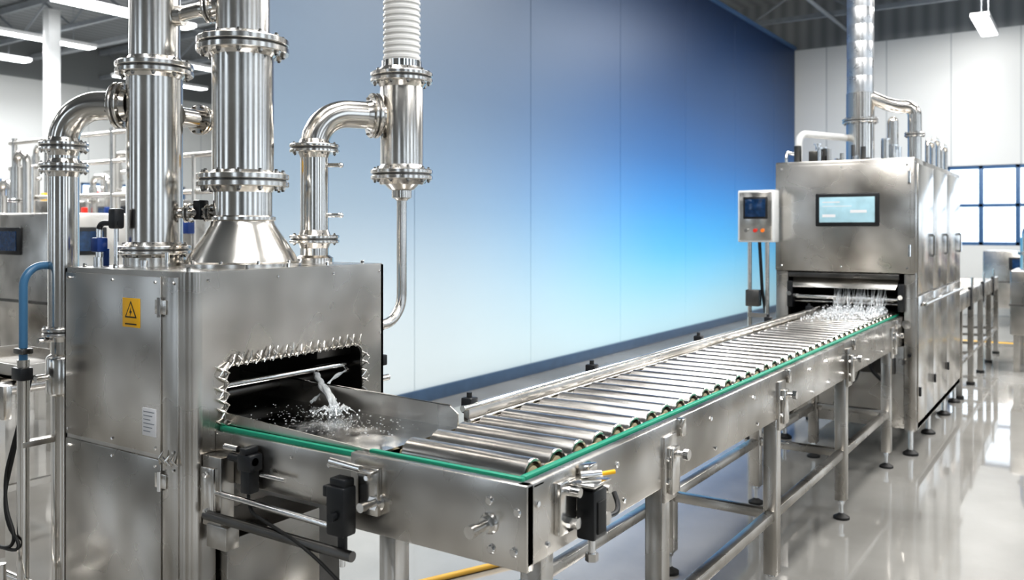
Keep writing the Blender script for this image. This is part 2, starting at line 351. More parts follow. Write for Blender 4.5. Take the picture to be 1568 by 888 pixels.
lace((CX1,1.740,0.87),(CX1,1.740,1.135),(0,-1,0),(1,0,0),0.033,0.036,1.15)
lace((CX1,2.350,1.10),(CX1,2.350,0.94),(0,1,0),(1,0,0),0.028,0.026,1.1)
lace((-2.37,CY0-0.005,0.845),(-2.285,CY0-0.004,0.845),(0,0,1),(0,-1,0),0.024,0.024,1.1)
lace((CX1,1.665,0.842),(CX1,1.735,0.842),(0,0,1),(1,0,0),0.024,0.024,1.1)
rd=o.part('spray_bar'); rd.cyl((-2.30,1.725,1.052),(-2.30,2.375,1.052),0.013,'chrome',20)
for y in (2.165,2.31): rd.cyl((-2.30,y,1.05),(-2.275,y,1.03),0.009,'pipe_steel',12)
rd.cyl((-2.42,1.725,1.0),(-2.42,2.375,1.0),0.02,'dark_steel',20)
rd.box(-2.50,-2.32,2.2,2.375,1.08,1.22,'dark_steel',0.005)
ft=o.part('side_fittings')
ft.box(-2.27,-2.245,CY1,CY1+0.03,1.03,1.07,'black_plastic',0.004); ft.cyl((-2.26,CY1,0.98),(-2.26,CY1+0.05,0.98),0.012,'pipe_steel')
o.done()

# ------------------------------------------------------------------ pipes
zt=CZ+0.004
ax_,ay_=-2.483,2.006
o=Obj('exhaust_stack',(ax_,ay_,zt)); p=o.part('stack')
P=(ax_,ay_,0)
p.lathe(P,(0,0,1),[(0.202,zt),(0.202,zt+0.012),(0.19,zt+0.018),(0.175,zt+0.045),(0.112,1.56),(0.106,1.575),(0.112,1.58),(0.112,1.59),(0.100,1.595),(0.100,1.70)],'pipe_steel',48)
for i in range(10):
    th=2*math.pi*i/10+0.2; p.bolt((ax_+0.193*math.cos(th),ay_+0.193*math.sin(th),zt+0.012),(0,0,1),0.006,0.012)
p.flange((ax_,ay_,1.717),(0,0,1),0.157,0.02,12,hub=0.10)
p.lathe(P,(0,0,1),[(0.105,1.737),(0.105,2.166)],'pipe_steel',48)
p.flange((ax_,ay_,2.186),(0,0,1),0.157,0.022,12,hub=0.10)
p.lathe(P,(0,0,1),[(0.091,2.2),(0.091,5.3)],'pipe_steel',48)
p.flange((ax_,ay_,3.0),(0,0,1),0.14,0.02,12,hub=0.09)
o.done()
bx_,by_=-2.767,1.851
o=Obj('vertical_process_pipe',(bx_,by_,zt)); p=o.part('pipe')
p.lathe((bx_,by_,0),(0,0,1),[(0.105,zt),(0.105,zt+0.03),(0.094,zt+0.035),(0.094,2.10)],'pipe_steel',44)
p.flange((bx_,by_,1.475),(0,0,1),0.122,0.012,10,hub=0.09)
p.flange((bx_,by_,2.111),(0,0,1),0.131,0.018,10,hub=0.09)
p.lathe((bx_,by_,0),(0,0,1),[(0.085,2.12),(0.085,5.3)],'pipe_steel',44)
va=Vector((ax_-bx_,ay_-by_,0)).normalized()
q0=Vector((bx_,by_,2.30)); q1=Vector((ax_,ay_,2.335))
p.tube([q0+va*0.075,q1-va*0.085],0.026,'pipe_steel',20); p.flange(q0+(q1-q0)*0.62,(q1-q0),0.05,0.009,6,hub=0.027); p.lathe(q0+va*0.08,va,[(0.036,0),(0.036,0.025)],'pipe_steel',20)
p.lathe(q1-va*0.1,va,[(0.036,0),(0.036,0.015)],'pipe_steel',20)
q0=Vector((bx_,by_,1.605)); q1=Vector((ax_,ay_,1.605))
p.tube([q0+va*0.09,q1-va*0.095],0.018,'pipe_steel',18); p.flange(q0+va*0.125,va,0.034,0.008,6); p.flange(q0+va*0.2,va,0.03,0.008,6); p.box(q0.x+va.x*0.17-0.02,q0.x+va.x*0.17+0.02,q0.y+va.y*0.17-0.02,q0.y+va.y*0.17+0.02,1.58,1.65,'black_plastic',0.006)
p.tube(fillet([(bx_+0.05,by_+0.06,1.95),(bx_-0.03,by_+0.42,1.95),(bx_-0.05,by_+0.42,1.43)],0.08),0.034,'pipe_steel',22)
p.flange((bx_+0.025,by_+0.17,1.95),(-0.22,1,0),0.055,0.01,8)
p.box(bx_+0.05,bx_+0.11,by_+0.28,by_+0.34,1.78,1.83,'yellow',0.008); p.cyl((bx_+0.06,by_+0.31,1.42),(bx_+0.06,by_+0.31,1.9),0.012,'pipe_steel',12)
o.done()
cx_,cy_=-3.05,1.68
dirc=(Vector((bx_,by_,0))-Vector((cx_,cy_,0))).normalized()
o=Obj('elbow_pipe',(cx_,cy_,0)); p=o.part('pipe')
zt2=1.985
pb=Vector((bx_,by_,zt2))-dirc*0.088
p.tube(fillet([pb,(cx_,cy_,zt2),(cx_,cy_,1.205)],0.13,12),0.051,'pipe_steel',32)
p.flange(pb-dirc*0.035,dirc,0.082,0.013,8,hub=0.05)
p.flange((cx_,cy_,1.84),(0,0,1),0.082,0.013,8,hub=0.05); p.flange((cx_,cy_,1.765),(0,0,1),0.082,0.013,8,hub=0.05)
p.flange((cx_,cy_,1.185),(0,0,1),0.07,0.012,8,hub=0.045)
p.lathe((cx_,cy_,0),(0,0,1),[(0.07,0),(0.07,0.015),(0.04,0.02),(0.04,0.96),(0.056,0.97),(0.058,0.98),(0.058,1.09),(0.052,1.10),(0.042,1.108),(0.042,1.185)],'pipe_steel',32)
p.cyl((cx_,cy_-0.05,1.03),(cx_,cy_-0.10,1.03),0.012,'chrome'); p.tube([(cx_,cy_-0.05,1.16),(cx_,cy_-0.09,1.16)],0.01,'chrome',10)
o.done()
dx_,dy_=-2.46,2.32; ex_,ey_=-2.287,2.62
o=Obj('elbow_pipe',(dx_,dy_,zt)); p=o.part('pipe')
dd=(Vector((ex_,ey_,0))-Vector((dx_,dy_,0))).normalized(); zd=1.99; pe=Vector((ex_,ey_,zd))-dd*0.083
p.tube(fillet([(dx_,dy_,zt+0.002),(dx_,dy_,zd),pe],0.13,12),0.053,'pipe_steel',32)
p.flange((dx_,dy_,1.852),(0,0,1),0.093,0.013,8,hub=0.053); p.flange((dx_,dy_,1.51),(0,0,1),0.093,0.012,8,hub=0.053)
p.lathe((dx_,dy_,0),(0,0,1),[(0.07,zt),(0.07,zt+0.02),(0.055,zt+0.03)],'pipe_steel',32)
p.flange(pe-dd*0.03,dd,0.088,0.013,8,hub=0.053)
for z in (1.79,1.60): p.cyl((dx_+0.03,dy_+0.03,z),(dx_+0.075,dy_+0.055,z),0.008,'chrome',10); p.sphere((dx_+0.08,dy_+0.058,z),0.011,'chrome')
o.done()
o=Obj('filter_canister_with_hose',(ex_,ey_,1.2)); p=o.part('canister')
p.lathe((ex_,ey_,0),(0,0,1),[(0.022,1.66),(0.026,1.665),(0.040,1.672),(0.040,1.70),(0.05,1.705),(0.085,1.74),(0.085,2.14),(0.078,2.16),(0.078,2.20)],'pipe_steel',40)
p.flange((ex_,ey_,1.762),(0,0,1),0.123,0.017,10,hub=0.085); p.flange((ex_,ey_,2.145),(0,0,1),0.123,0.017,10,hub=0.085)
p.tube(fillet([(ex_,ey_,1.67),(ex_,ey_,1.18),(ex_,CY1+0.002,1.18)],0.11,10),0.020,'pipe_steel',20); p.lathe((ex_,CY1+0.022,1.18),(0,-1,0),[(0.034,0),(0.034,0.02)],'pipe_steel',20)
h=o.part('corrugated_hose'); prof=[]; z=2.19
while z<4.9:
    prof+=[(0.069,z),(0.074,z+0.005),(0.074,z+0.014),(0.069,z+0.019)]; z+=0.024
h.lathe((ex_,ey_,0),(0,0,1),prof,'hose_white',32); h.cyl((ex_,ey_,4.88),(ex_,ey_,5.35),0.07,'pipe_steel',28)
h.lathe((ex_,ey_,2.18),(0,0,1),[(0.079,0),(0.079,0.03)],'chrome',32)
o.done()
o=Obj('valve_cluster',(-2.86,1.68,zt)); p=o.part('valves')
x,y=-2.86,1.70
p.cyl((x,y,zt),(x,y,zt+0.05),0.012,'chrome'); p.box(x-0.022,x+0.022,y-0.02,y+0.02,zt+0.05,zt+0.10,'blue_plastic',0.006); p.cyl((x,y,zt+0.10),(x,y,zt+0.13),0.01,'chrome')
p.tube(fillet([(x,y,zt+0.125),(x,y,zt+0.15),(x+0.09,y+0.02,zt+0.15)],0.03),0.010,'black_plastic',12)
p.box(x+0.05,x+0.09,y,y+0.04,zt+0.13,zt+0.20,'black_plastic',0.008)
p.tube([(x+0.07,y+0.02,zt),(x+0.07,y+0.02,zt+0.14)],0.008,'chrome',12)
p.cyl((-2.90,1.75,zt),(-2.90,1.75,zt+0.06),0.01,'blue_plastic',12); p.cyl((-2.80,1.66,zt),(-2.80,1.66,zt+0.035),0.014,'chrome',12)
p.cyl((-2.62,1.80,zt),(-2.62,1.80,zt+0.05),0.008,'chrome',12); p.cyl((-2.63,1.72,zt),(-2.63,1.72,zt+0.025),0.013,'chrome',12)
p.tube([(-2.885,1.86,zt),(-2.885,1.86,1.92)],0.008,'chrome',12); p.cyl((-2.885,1.86,1.60),(-2.885,1.86,1.68),0.014,'black_plastic')
o.done()

# ------------------------------------------------------------------ utility stand
o=Obj('utility_pipe_stand',(-3.08,1.56,0)); p=o.part('stand')
x,y=-3.06,1.545
p.cyl((x,y,0.0),(x,y,1.10),0.020,'pipe_steel'); p.lathe((x,y,0),(0,0,1),[(0.05,0),(0.05,0.012),(0.02,0.02)],'pipe_steel')
p.box(x-0.035,x+0.03,y-0.025,y+0.02,1.03,1.075,'black_plastic',0.006); p.box(x-0.03,x+0.03,y-0.02,y+0.02,1.12,1.14,'dark_steel',0.004)
p.tube(fillet([(x,y,1.10),(x,y,1.42),(x-0.02,y+0.16,1.42)],0.07),0.014,'blue_hose',14)
p.box(x-0.02,x+0.02,y-0.01,y+0.16,0.80,0.82,'steel',0.002)
p.tube(fillet([(x-0.5,y,0.34),(x+0.12,y,0.34),(x+0.12,y,0.0)],0.05),0.015,'pipe_steel',12)
p.cyl((x-0.5,y-0.12,0.40),(x+0.1,y-0.12,0.40),0.018,'pipe_steel',12)
for xx in (x-0.5,x+0.1): p.cyl((xx,y-0.12,0),(xx,y-0.12,0.46),0.014,'pipe_steel',12); p.cyl((xx,y-0.12,0.38),(xx,y,0.34),0.012,'pipe_steel',12)
for i,(a,c) in enumerate(((0.62,0.05),(0.55,0.09))):
    p.tube(fillet([(x-0.05,y+0.05,1.02),(x-0.12,y-0.02,a),(x+c,y-0.03,0.46),(x-0.35,y-0.05,0.44)],0.12),0.006,'rubber',8)
o.done()

# ------------------------------------------------------------------ tray + water
o=Obj('discharge_tray',(-2.0,1.93,0.93)); p=o.part('tray')
ty0,ty1,tx0,tx1=1.745,2.10,-2.62,-1.61
p.prism([(tx0,ty0,0.955),(tx1,ty0,0.945),(tx1,ty1,0.945),(tx0,ty1,0.955)],(0,0,-0.006),'wet_steel')
p.prism([(tx0,ty1,0.949),(tx1,ty1,0.940),(tx1+0.0,ty1,0.988),(tx1-0.03,ty1,1.008),(tx0,ty1,1.03)],(0,0.005,0),'steel')
p.prism([(tx0,ty0,0.949),(tx1,ty0,0.940),(tx1,ty0,0.950),(tx0,ty0,1.000)],(0,-0.005,0),'steel')
p.cyl((tx0,ty1+0.004,1.03),(tx1-0.03,ty1+0.004,1.008),0.004,'chrome',8)
p.box(tx0,-1.66,1.78,2.08,0.90,0.93,'dark_steel'); p.box(tx0,-2.3,1.80,2.0,0.80,0.90,'dark_steel')
dr=o.part('droplets')
for i in range(420):
    cx=-2.0+random.gauss(0,0.14); cy=1.94+random.gauss(0,0.08)
    if not (ty0+0.01<cy<ty1-0.01 and tx0<cx<tx1-0.01): continue
    zz=0.955-0.01*(cx-tx0)/(tx1-tx0); dr.sphere((cx,cy,zz),random.uniform(0.0015,0.004),'chrome' if i%3 else 'water',1,(1,1,0.6))
o.done()
o=Obj('falling_water',(-2.1,2.0,0.95)); p=o.part('stream')
def stream(a,b,n,r0):
    a=Vector(a); b=Vector(b)
    for k in range(n):
        pts=[];rs=[]; ph=random.uniform(0,6)
        for i in range(18):
            t=i/17; q=a.lerp(b,t); q.z=a.z+(b.z-a.z)*(0.15*t+0.85*t*t)
            off=0.004+0.013*t
            q+=Vector((math.sin(ph+t*7)*off,math.cos(ph*1.7+t*6)*off,math.sin(ph+t*9)*0.002))
            pts.append(q); rs.append(r0*(0.7+0.45*math.sin(ph+t*17))*(1-0.2*t)+0.0012)
        p.tube(pts,rs,'water',8)
stream((-2.29,2.165,1.035),(-2.03,2.00,0.957),9,0.0075)
stream((-2.285,2.31,1.03),(-2.20,2.07,0.965),4,0.0055)
for i in range(90):
    th=random.uniform(0,6.28); rr=abs(random.gauss(0,0.05)); p.sphere((-2.02+rr*math.cos(th),1.99+rr*math.sin(th),0.957+abs(random.gauss(0,0.022))*math.exp(-rr*12)),random.uniform(0.0015,0.0038),'foam' if i%2 else 'water',1)
for k in range(9):
    th=k*0.7; p.tube([(-2.03,2.0,0.957),(-2.03+0.035*math.cos(th),2.0+0.035*math.sin(th),0.978),(-2.03+0.065*math.cos(th),2.0+0.065*math.sin(th),0.962)],[0.006,0.004,0.001],'water',6)
o.done()

# ------------------------------------------------------------------ roller conveyor
BX0,BX1=-1.63,-1.10; YS,YE=1.70,6.95; ZB,ZT=0.758,0.95
o=Obj('roller_conveyor',(-1.36,1.7,0))
f=o.part('frame')
f.box(BX1-0.032,BX1,YS,YE,ZB,ZT,'steel',0.004); f.box(BX0,BX0+0.03,YS+0.4,YE,ZB+0.02,ZT,'steel',0.004)
f.box(BX1-0.06,BX1-0.03,YS+0.03,YE,ZB,ZB+0.01,'steel')
f.box(BX0-0.035,BX1,YS-0.001,YS+0.03,ZB-0.012,ZT,'steel',0.004)
f.box(BX0,BX1,YS+0.028,YS+0.075,ZT-0.012,ZT-0.004,'steel',0.002)
f.box(BX0,BX0+0.03,YS,YS+0.42,ZB+0.02,ZT-0.03,'steel',0.004)
f.box(BX0+0.03,BX1-0.032,YS+0.03,YE,0.84,0.85,'dark_steel')
f.box(BX0-0.004,BX0+0.02,2.16,YE-0.25,ZT,ZT+0.040,'steel',0.005); f.tube([(BX0+0.008,2.14,ZT+0.045),(BX0+0.008,YE-0.25,ZT+0.045)],0.010,'chrome',12)
f.tube([(BX0+0.035,2.14,ZT+0.01),(BX0+0.035,YE-0.25,ZT+0.01)],0.006,'chrome',10)
for y in (2.2,3.0,4.1,5.2,6.1):
    f.box(BX0-0.03,BX0+0.012,y-0.02,y+0.02,ZT+0.02,ZT+0.07,'black_plastic',0.006); f.cyl((BX0-0.01,y,ZT+0.065),(BX0-0.01,y,ZT+0.085),0.009,'black_plastic',10)
g=o.part('green_strip')
g.box(BX1-0.054,BX1-0.036,YS+0.05,YE-0.3,ZT-0.012,ZT+0.006,'green_belt',0.003); g.box(BX0+0.0,BX1-0.036,YS+0.034,YS+0.050,ZT-0.012,ZT+0.005,'green_belt',0.003)
g.box(-2.24,-1.68,1.720,1.737,0.926,0.944,'green_belt',0.003)
rl=o.part('rollers'); r=0.047; xa,xb=BX0+0.055,BX1-0.075
y=1.845; k=0; RZ=0.926
while y<6.85:
    rl.lathe((xa,y,RZ),(1,0,0),[(0.032,0.006),(0.039,0.0),(r-0.002,0.0),(r,0.003),(r,xb-xa-0.003),(r-0.002,xb-xa),(0.039,xb-xa),(0.034,xb-xa-0.012),(0.014,xb-xa-0.012)],'roller_steel',36,cap=True)
    rl.lathe((xb-0.014,y,RZ),(1,0,0),[(0.028,0),(0.028,0.012),(0.018,0.016)],'bearing',20)
    rl.cyl((xb-0.01,y,RZ),(BX1-0.03,y,RZ),0.011,'black_plastic',12); rl.cyl((BX0+0.02,y,RZ),(xa+0.01,y,RZ),0.010,'bearing',12)
    rl.box(BX1-0.068,BX1-0.055,y+0.035,y+0.080,ZT-0.04,ZT+0.002,'black_plastic' if k%2 else 'bearing',0.004)
    rl.box(BX0+0.03,BX0+0.05,y+0.03,y+0.08,ZT-0.03,ZT+0.002,'bearing',0.004)
    y+=0.116; k+=1
lg=o.part('legs')
def foot(x,y):
    lg.cyl((x,y,0.02),(x,y,0.12),0.010,'chrome',12); lg.lathe((x,y,0),(0,0,1),[(0.042,0),(0.042,0.012),(0.02,0.024),(0.012,0.03)],'rubber',20)
    lg.lathe((x,y,0.08),(0,0,1),[(0.018,0),(0.018,0.012)],'chrome',6)
hw=0.03
pairs=[1.80,2.50,3.65,4.85,6.05]
for i,y in enumerate(pairs):
    for x in (BX1-0.035,BX0+0.032):
        lg.box(x-hw,x+hw,y-hw,y+hw,0.10,ZB+0.01 if x>-1.4 else ZB+0.03,'steel',0.006); foot(x,y)
    lg.box(BX0+0.06,BX1-0.06,y-0.02,y+0.02,0.33,0.37,'steel',0.004)
for x in (BX1-0.035,BX0+0.032):
    for a,c in zip(pairs[:-1],pairs[1:]): lg.box(x-0.02,x+0.02,a+hw,c-hw,0.33,0.37,'steel',0.004)
bk=o.part('brackets')
for y in (2.50,3.65,4.85,6.05):
    bk.box(BX1-0.002,BX1+0.012,y-0.045,y+0.045,ZB-0.045,ZT-0.035,'steel',0.004)
    bk.box(BX1+0.012,BX1+0.03,y-0.028,y+0.028,ZB-0.02,ZT-0.07,'pipe_steel',0.004)
    for dz in (0.02,0.09):
        for dy in (-0.034,0.034): bk.bolt((BX1+0.012,y+dy,ZB+dz),(1,0,0),0.008,0.01)
    bk.cyl((BX1+0.02,y+0.01,ZB+0.10),(BX1+0.06,y+0.01,ZB+0.10),0.010,'chrome',12); bk.cyl((BX1+0.05,y+0.01,ZB+0.10),(BX1+0.066,y+0.01,ZB+0.10),0.017,'chrome',8)
    bk.box(BX1-0.01,BX1+0.02,y+0.07,y+0.10,ZT-0.055,ZT-0.0,'pipe_steel',0.003)
for y in (1.74,2.15,2.85,3.3,4.1,4.4,5.3,5.7): bk.bolt((BX1,y,ZT-0.05),(1,0,0),0.009,0.008); bk.bolt((BX1,y+0.05,ZB+0.03),(1,0,0),0.007,0.006)
def stud(x,z,l=0.06,r=0.012):
    bk.lathe((x,YS,z),(0,-1,0),[(0.026,0),(0.026,0.006),(0.022,0.010)],'pipe_steel',20); bk.lathe((x,YS-0.01,z),(0,-1,0),[(0.019,0),(0.019,0.014)],'chrome',6)
    bk.lathe((x,YS-0.024,z),(0,-1,0),[(r,0),(r,l*0.6),(r*1.25,l*0.62),(r*1.25,l)],'pipe_steel',18)
stud(-1.206,0.846); stud(-1.565,0.835,0.045,0.010)
for x,z in ((-1.206,0.90),(-1.125,0.885),(-1.135,0.79),(-1.20,0.785),(-1.60,0.90)): bk.lathe((x,YS,z),(0,-1,0),[(0.011,0),(0.011,0.005),(0.008,0.008)],'chrome',16)
sn=o.part('sensors')
sx=BX1+0.045; sy=1.93
sn.box(sx-0.026,sx+0.026,sy-0.035,sy+0.035,0.775,0.90,'black_plastic',0.007); sn.box(sx-0.02,sx+0.02,sy-0.028,sy+0.028,0.895,0.915,'black_plastic',0.005)
sn.box(sx+0.024,sx+0.030,sy-0.02,sy+0.02,0.79,0.87,'rubber',0.002)
sn.box(BX1,BX1+0.02,sy-0.11,sy-0.03,0.80,0.93,'pipe_steel',0.004); sn.box(BX1,BX1+0.09,sy-0.07,sy+0.02,0.918,0.926,'pipe_steel',0.002)
sn.cyl((BX1+0.02,sy-0.075,0.905),(BX1+0.055,sy-0.075,0.905),0.012,'chrome',16); sn.cyl((BX1+0.02,sy-0.075,0.83),(BX1+0.05,sy-0.075,0.83),0.015,'chrome',6)
sn.tube([(BX1+0.065,sy,0.935),(BX1+0.095,sy+0.03,0.94)],0.0055,'yellow',10); sn.cyl((BX1+0.03,sy-0.03,0.935),(BX1+0.07,sy+0.005,0.937),0.009,'chrome',12)
sn.box(BX1+0.005,BX1+0.035,sy+0.0,sy+0.05,0.926,0.95,'pipe_steel',0.003)
sn.cyl((sx,sy,0.73),(sx,sy,0.775),0.010,'chrome',12); sn.cyl((sx,sy,0.715),(sx,sy,0.735),0.017,'chrome',6)
sn.cyl((BX1,sy+0.08,0.80),(BX1+0.05,sy+0.08,0.80),0.018,'chrome',16); sn.cyl((BX1,sy+0.13,0.86),(BX1+0.03,sy+0.13,0.86),0.012,'chrome',16)
sn.tube(fillet([(BX1+0.04,sy+0.08,0.80),(BX1+0.05,sy+0.15,0.80),(BX1+0.02,sy+0.17,0.84)],0.03),0.007,'black_plastic',10)
inf=o.part('infeed_beam')
inf.box(-2.24,BX0+0.01,1.705,1.735,0.785,0.932,'steel',0.004); inf.box(-2.24,BX0,2.13,2.155,0.79,0.93,'steel',0.004)
inf.box(-2.24,BX0,1.735,2.13,0.80,0.81,'dark_steel')
inf.cyl((-2.25,1.66,0.765),(-1.63,1.66,0.755),0.009,'chrome',12); inf.cyl((-2.2,1.64,0.70),(-1.6,1.64,0.70),0.014,'dark_steel',12)
inf.box(-2.235,-2.15,1.655,1.705,0.66,0.87,'steel',0.004); inf.box(-2.21,-2.12,1.65,1.70,0.60,0.67,'steel',0.004)
inf.box(-2.225,-2.165,1.64,1.657,0.69,0.84,'pipe_steel',0.004)
for z in (0.71,0.82): inf.bolt((-2.195,1.64,z),(0,-1,0),0.009,0.010)
for x in (-2.1,-1.9,-1.75): inf.bolt((x,1.705,0.90),(0,-1,0),0.006,0.005)
sx,sy=-1.65,1.655
inf.box(sx-0.035,sx+0.03,sy-0.028,sy+0.022,0.745,0.875,'black_plastic',0.007); inf.box(sx-0.03,sx+0.025,sy-0.02,sy+0.02,0.87,0.895,'black_plastic',0.005)
inf.box(sx-0.055,sx-0.03,sy-0.02,sy+0.01,0.84,0.87,'black_plastic',0.004); inf.cyl((sx,sy-0.028,0.80),(sx,sy-0.045,0.80),0.012,'black_plastic',14)
inf.cyl((sx,sy,0.70),(sx,sy,0.75),0.013,'black_plastic',12); inf.cyl((sx,sy,0.66),(sx,sy,0.70),0.007,'chrome',12)
inf.box(sx+0.03,sx+0.10,1.68,1.70,0.80,0.925,'pipe_steel',0.004); inf.box(sx-0.06,sx+0.10,1.655,1.705,0.915,0.922,'pipe_steel',0.002)
inf.cyl((sx-0.05,1.66,0.93),(sx+0.06,1.66,0.925),0.009,'chrome',12)
for z in (0.83,0.90): inf.bolt((sx+0.07,1.68,z),(0,-1,0),0.009,0.012)
inf.box(-2.08,-2.02,1.655,1.705,0.845,0.895,'black_plastic',0.007); inf.cyl((-2.13,1.675,0.875),(-2.02,1.675,0.875),0.012,'black_plastic',12)
inf.box(-2.06,-2.035,1.65,1.70,0.895,0.915,'black_plastic',0.004); inf.box(-2.07,-2.03,1.66,1.70,0.78,0.85,'black_plastic',0.006)
inf.cyl((-2.16,1.68,0.90),(-2.10,1.68,0.90),0.010,'chrome',12); inf.cyl((-2.0,1.68,0.84),(-1.9,1.68,0.84),0.007,'chrome',12)
inf.tube(fillet([(-2.05,1.68,0.80),(-2.05,1.66,0.74),(-1.75,1.62,0.70),(-1.60,1.64,0.60)],0.08),0.005,'rubber',8)
cb=o.part('cables')
cb.tube(fillet([(BX0+0.1,3.0,0.76),(BX0+0.2,3.3,0.60),(BX0+0.25,3.9,0.70),(BX0+0.2,4.8,0.62),(BX0+0.2,5.6,0.78)],0.2),0.006,'rubber',8)
cb.tube(fillet([(-1.3,4.9,0.8),(-1.15,5.2,0.62),(-1.2,5.7,0.78)],0.2),0.006,'rubber',8)
o.done()
o=Obj('floor_hose',(-2.4,3.1,0)); p=o.part('hose'); p.tube(fillet([(-3.4,2.2,0.014),(-2.62,2.5,0.014),(-2.2,3.45,0.014)],0.3,12),0.013,'dull_yellow',12); o.done()

# ------------------------------------------------------------------ right machine
MX0,MX1,MY0,MY1,MZ=-1.97,-1.02,6.43,8.72,2.035
o=Obj('tunnel_washing_machine',(-1.5,7.5,0))
b=o.part('body')
b.box(MX0,MX1,MY0-0.02,MY0+0.30,1.24,MZ,'steel',0.012)
b.box(MX0,MX1,MY0+0.28,MY1,1.24,MZ-0.005,'steel',0.008)
b.box(MX0+0.03,MX1-0.03,MY0-0.026,MY0-0.019,1.26,MZ-0.03,'steel',0.003)
b.box(MX1-0.075,MX1,MY0,MY0+0.08,0.17,1.25,'steel',0.008); b.box(MX0,MX0+0.09,MY0,MY0+0.08,0.17,1.25,'steel',0.008)
b.box(MX1-0.02,MX1,MY0+0.08,MY1,0.17,1.25,'steel'); b.box(MX0,MX0+0.02,MY0+0.08,MY1,0.17,1.25,'steel')
b.box(MX0+0.09,MX1-0.075,MY0+0.04,MY0+0.06,0.20,0.74,'steel',0.004); b.box(MX0,MX1,MY0+0.06,MY1,0.17,0.60,'steel',0.006)
b.box(MX0+0.02,MX1-0.02,MY0+0.9,MY0+0.92,0.6,1.24,'rubber'); b.box(MX0+0.02,MX0+0.03,MY0+0.08,MY0+0.9,0.6,1.24,'dark_steel')
b.box(MX0+0.1,MX1-0.1,MY0-0.03,MY0+0.10,1.20,1.235,'dark_steel',0.003)
b.prism([(MX0+0.14,MY0-0.06,1.13),(MX1-0.12,MY0-0.06,1.13),(MX1-0.10,MY0+0.04,1.22),(MX0+0.12,MY0+0.04,1.22)],(0,0.01,0.01),'pipe_steel')
b.cyl((MX0+0.1,MY0+0.03,1.06),(MX1-0.08,MY0+0.03,1.06),0.02,'chrome'); b.cyl((MX0+0.1,MY0+0.12,1.02),(MX1-0.08,MY0+0.12,1.02),0.012,'chrome')
for x in (MX0+0.11,MX1-0.09): b.box(x-0.02,x+0.02,MY0-0.03,MY0+0.04,0.98,1.17,'black_plastic',0.005); b.cyl((x,MY0-0.05,1.08),(x,MY0-0.02,1.08),0.016,'chrome')
ds=o.part('side_doors')
ys=[MY0+0.06,MY0+0.72,MY0+1.42,MY1-0.05]
for a,c in zip(ys[:-1],ys[1:]):
    ds.box(MX1-0.002,MX1+0.008,a+0.006,c-0.006,1.10,MZ-0.04,'pipe_steel',0.003); ds.box(MX1-0.002,MX1+0.008,a+0.006,c-0.006,0.22,1.085,'pipe_steel',0.003)
    ds.cyl((MX1+0.02,c-0.06,1.35),(MX1+0.02,c-0.06,1.50),0.008,'chrome',10); ds.box(MX1+0.006,MX1+0.02,c-0.068,c-0.052,1.34,1.36,'chrome'); ds.box(MX1+0.006,MX1+0.02,c-0.068,c-0.052,1.49,1.51,'chrome')
    ds.box(MX1+0.006,MX1+0.02,a+0.02,a+0.05,0.4,0.46,'black_plastic')
ds.tube([(MX1+0.03,MY0+0.2,1.02),(MX1+0.03,MY1-0.1,1.02)],0.012,'pipe_steel',12)
for y in (MY0+0.3,MY0+1.1,MY0+1.9): ds.cyl((MX1,y,1.02),(MX1+0.03,y,1.02),0.01,'chrome')
for x in (MX0+0.05,MX1-0.04):
    for y in (MY0+0.05,MY0+0.8,MY0+1.6,MY1-0.06): ds.cyl((x,y,0.02),(x,y,0.18),0.016,'chrome',12); ds.lathe((x,y,0),(0,0,1),[(0.05,0),(0.05,0.015),(0.02,0.035)],'rubber',18)
wn=o.part('viewing_window')
wx0,wx1,wz0,wz1=-1.675,-1.245,1.565,1.80; yf=MY0-0.026
wn.box(wx0,wx1,yf-0.018,yf+0.004,wz0,wz1,'black_plastic',0.016,seg=3); wn.box(wx0+0.028,wx1-0.028,yf-0.0205,yf-0.012,wz0+0.028,wz1-0.028,'screen_light',0.003)
for i,(a,w_,hh) in enumerate(((0.05,0.12,0.008),(0.05,0.2,0.005),(0.24,0.11,0.02),(0.05,0.09,0.02))): wn.box(wx0+a,wx0+a+w_,yf-0.0212,yf-0.0195,wz1-0.06-i*0.03-hh,wz1-0.06-i*0.03,'label_white')
for x in (MX0+0.05,-1.5,MX1-0.05):
    for z in (MZ-0.05,1.28): wn.bolt((x,yf+0.0,z),(0,-1,0),0.008,0.006)
for z in (1.9,1.4): wn.cyl((MX1-0.035,yf-0.01,z-0.04),(MX1-0.035,yf-0.01,z+0.04),0.01,'chrome',10)
uf=o.part('drive_fittings')
for i in range(14):
    x=random.uniform(-1.95,-1.05); z=random.uniform(0.62,0.92); r_=random.uniform(0.012,0.03)
    uf.cyl((x,MY0-0.02,z),(x,MY0+0.06,z),r_,random.choice(['chrome','dark_steel','black_plastic','pipe_steel']),12)
uf.box(MX0-0.06,MX0+0.02,MY0-0.05,MY0+0.05,0.70,0.86,'dark_steel',0.006); uf.cyl((MX1-0.05,MY0-0.05,0.9),(MX1-0.05,MY0+0.0,0.9),0.03,'chrome')
uf.box(-1.62,-1.15,MY0-0.02,MY0+0.03,0.55,0.66,'dark_steel',0.004)
uf.tube(fillet([(-1.3,MY0-0.03,0.8),(-1.3,MY0-0.12,0.6),(-1.2,MY0-0.1,0.5),(-1.2,MY0+0.04,0.45)],0.06),0.012,'rubber',8)
tp=o.part('top_piping')
tx,ty=-1.557,7.27
prof=[];z=2.62
while z<5.25: prof+=[(0.0995,z),(0.101,z+0.008),(0.101,z+0.12),(0.0995,z+0.128)]; z+=0.135
tp.lathe((tx,ty,0),(0,0,1),prof,'foil',32)
